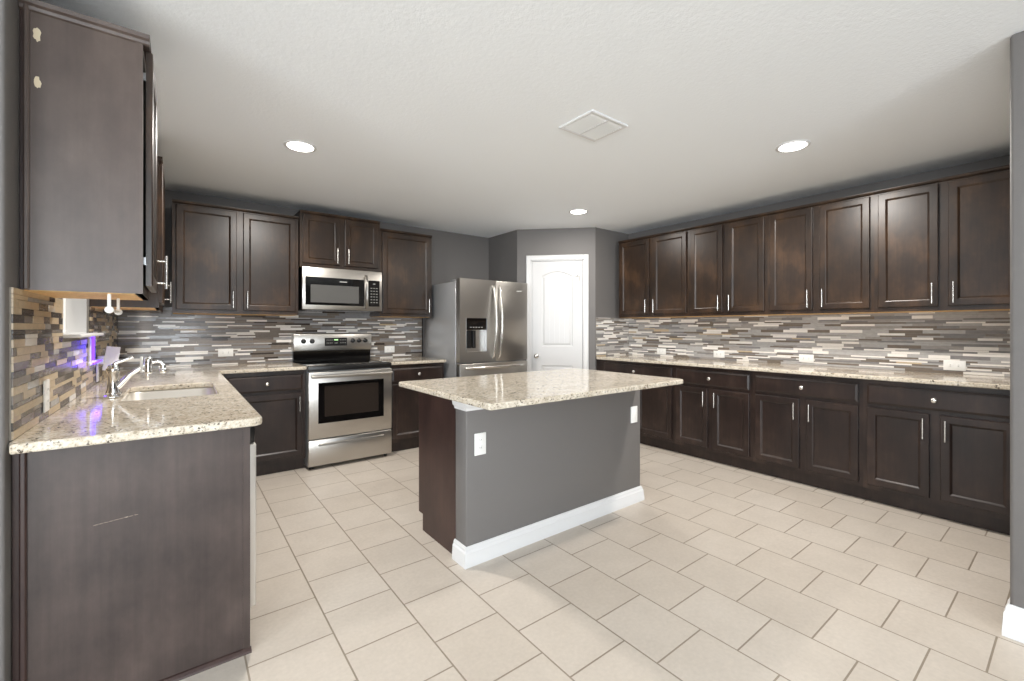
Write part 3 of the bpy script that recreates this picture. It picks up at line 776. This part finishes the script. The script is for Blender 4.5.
outlet((1.90, YB-.009, 1.01), 0, 'white outlet on the back tile between range and refrigerator', True)
outlet((XL+.009, 2.33, 1.00), PI/2, 'white outlet low on the left wall tile near the worktop end')
outlet((XL+.009, 3.62, .985), PI/2, 'white outlet on the left wall tile under the violet light strip')
outlet((1.285, 1.97, .630), 0, 'white outlet on the left end of the grey island wall')
outlet((2.598, 1.97, .630), 0, 'white rocker switch on the right end of the grey island wall', kind='switch')

# ------------------------------------------------------------------ plug-in violet light with its white shield
uv = thing('insect_light', (XL+.009, 3.30, 1.06), 0, 'violet glowing light strip with white shield on the left tile behind the faucet', 'light')
m = MB(); m.box(.0, .012, -.03, .42, -.015, .005, M['white'], .003, 2); m.box(0, .012, -.01, .01, .005, .15, M['white'], .003); m.box(.0, .03, .33, .40, -.03, .02, M['white'], .003); m.build('mount', uv)
MB().tube([(.02, .0, .012), (.02, .0, .148)], .0065, M['uv'], 10).build('tube', uv)
MB().tube([(.022, -.02, -.005), (.022, .30, -.005)], .005, M['uv'], 8).build('tube', uv)
q = MB(); q.box(-.034, .034, -.003, .003, -.075, .075, M['white'], .002)
rot = Matrix.Rotation(math.radians(18), 4, 'Z') @ Matrix.Rotation(math.radians(8), 4, 'Y')
q.v = [tuple(Vector((.060, .38, .0))+rot @ Vector(p)) for p in q.v]; q.box(.02, .05, .365, .38, -.015, -.005, M['white']); q.build('shield', uv)
for (x, y, z, e) in ((.04, 3.30, 1.055, .12), (.03, 3.42, 1.065, .05)):
    l = bpy.data.lights.new('violet_glow', 'POINT'); l.energy = e; l.color = (.13, .05, 1); l.shadow_soft_size = .02
    o = bpy.data.objects.new('violet_glow', l); C.objects.link(o); o.location = (XL+x, y, z)

# ------------------------------------------------------------------ ceiling lights and vent
lights = ((.636, 3.12, 'round recessed ceiling light above the sink side, at left'), (3.197, 1.166, 'round recessed ceiling light nearest the right foreground'), (3.251, 3.147, 'small round recessed ceiling light in front of the pantry door'))
proto = None
for x, y, lb in lights:
    r = thing('recessed_light', (x, y, H), 0, lb, 'ceiling light', 'recessed ceiling lights')
    MB().lathe([(.098, 0), (.098, -.004), (.085, -.008), (.078, -.004), (.078, 0)], M['trim'], n=32).build('trim_ring', r)
    MB().lathe([(.078, -.002), (.078, -.005), (.04, -.008), (.01, -.009)], M['lamp'], n=32).build('diffuser', r)
    l = bpy.data.lights.new('recessed_lamp', 'AREA'); l.shape = 'DISK'; l.size = .15; l.energy = 34 if y < 3 or x < 2 else 12; l.color = (1, .95, .89)
    o = bpy.data.objects.new('recessed_lamp', l); C.objects.link(o); o.location = (x, y, H-.012); 
vt = thing('ceiling_vent', (1.79, 1.63, H), 0, 'white square air vent in the ceiling above the island', 'vent')
vw, vh = .31, .265
m = MB()
for a, b, c, d_ in ((0, vw, 0, .022), (0, vw, vh-.022, vh), (0, .022, .022, vh-.022), (vw-.022, vw, .022, vh-.022)):
    m.box(a, b, c, d_, -.010, 0, M['trim'], .003)
m.box(vw*.5-.006, vw*.5+.006, .02, vh-.02, -.012, -.002, M['trim'])
m.build('frame', vt)
MB().box(.02, vw-.02, .02, vh-.02, -.002, -.0005, plain('duct_dark', s2l(70, 69, 67), .8)).build('duct', vt)
for half, (xa, xb) in enumerate(((.022, vw*.5-.006), (vw*.5+.006, vw-.022))):
    for i in range(12):
        y = .028+i*.0178
        MB().prism([(y, -.001), (y+.0015, -.001), (y+.0105, -.0125), (y+.009, -.013)], 'x', xa, xb, M['white']).build('louver', vt)
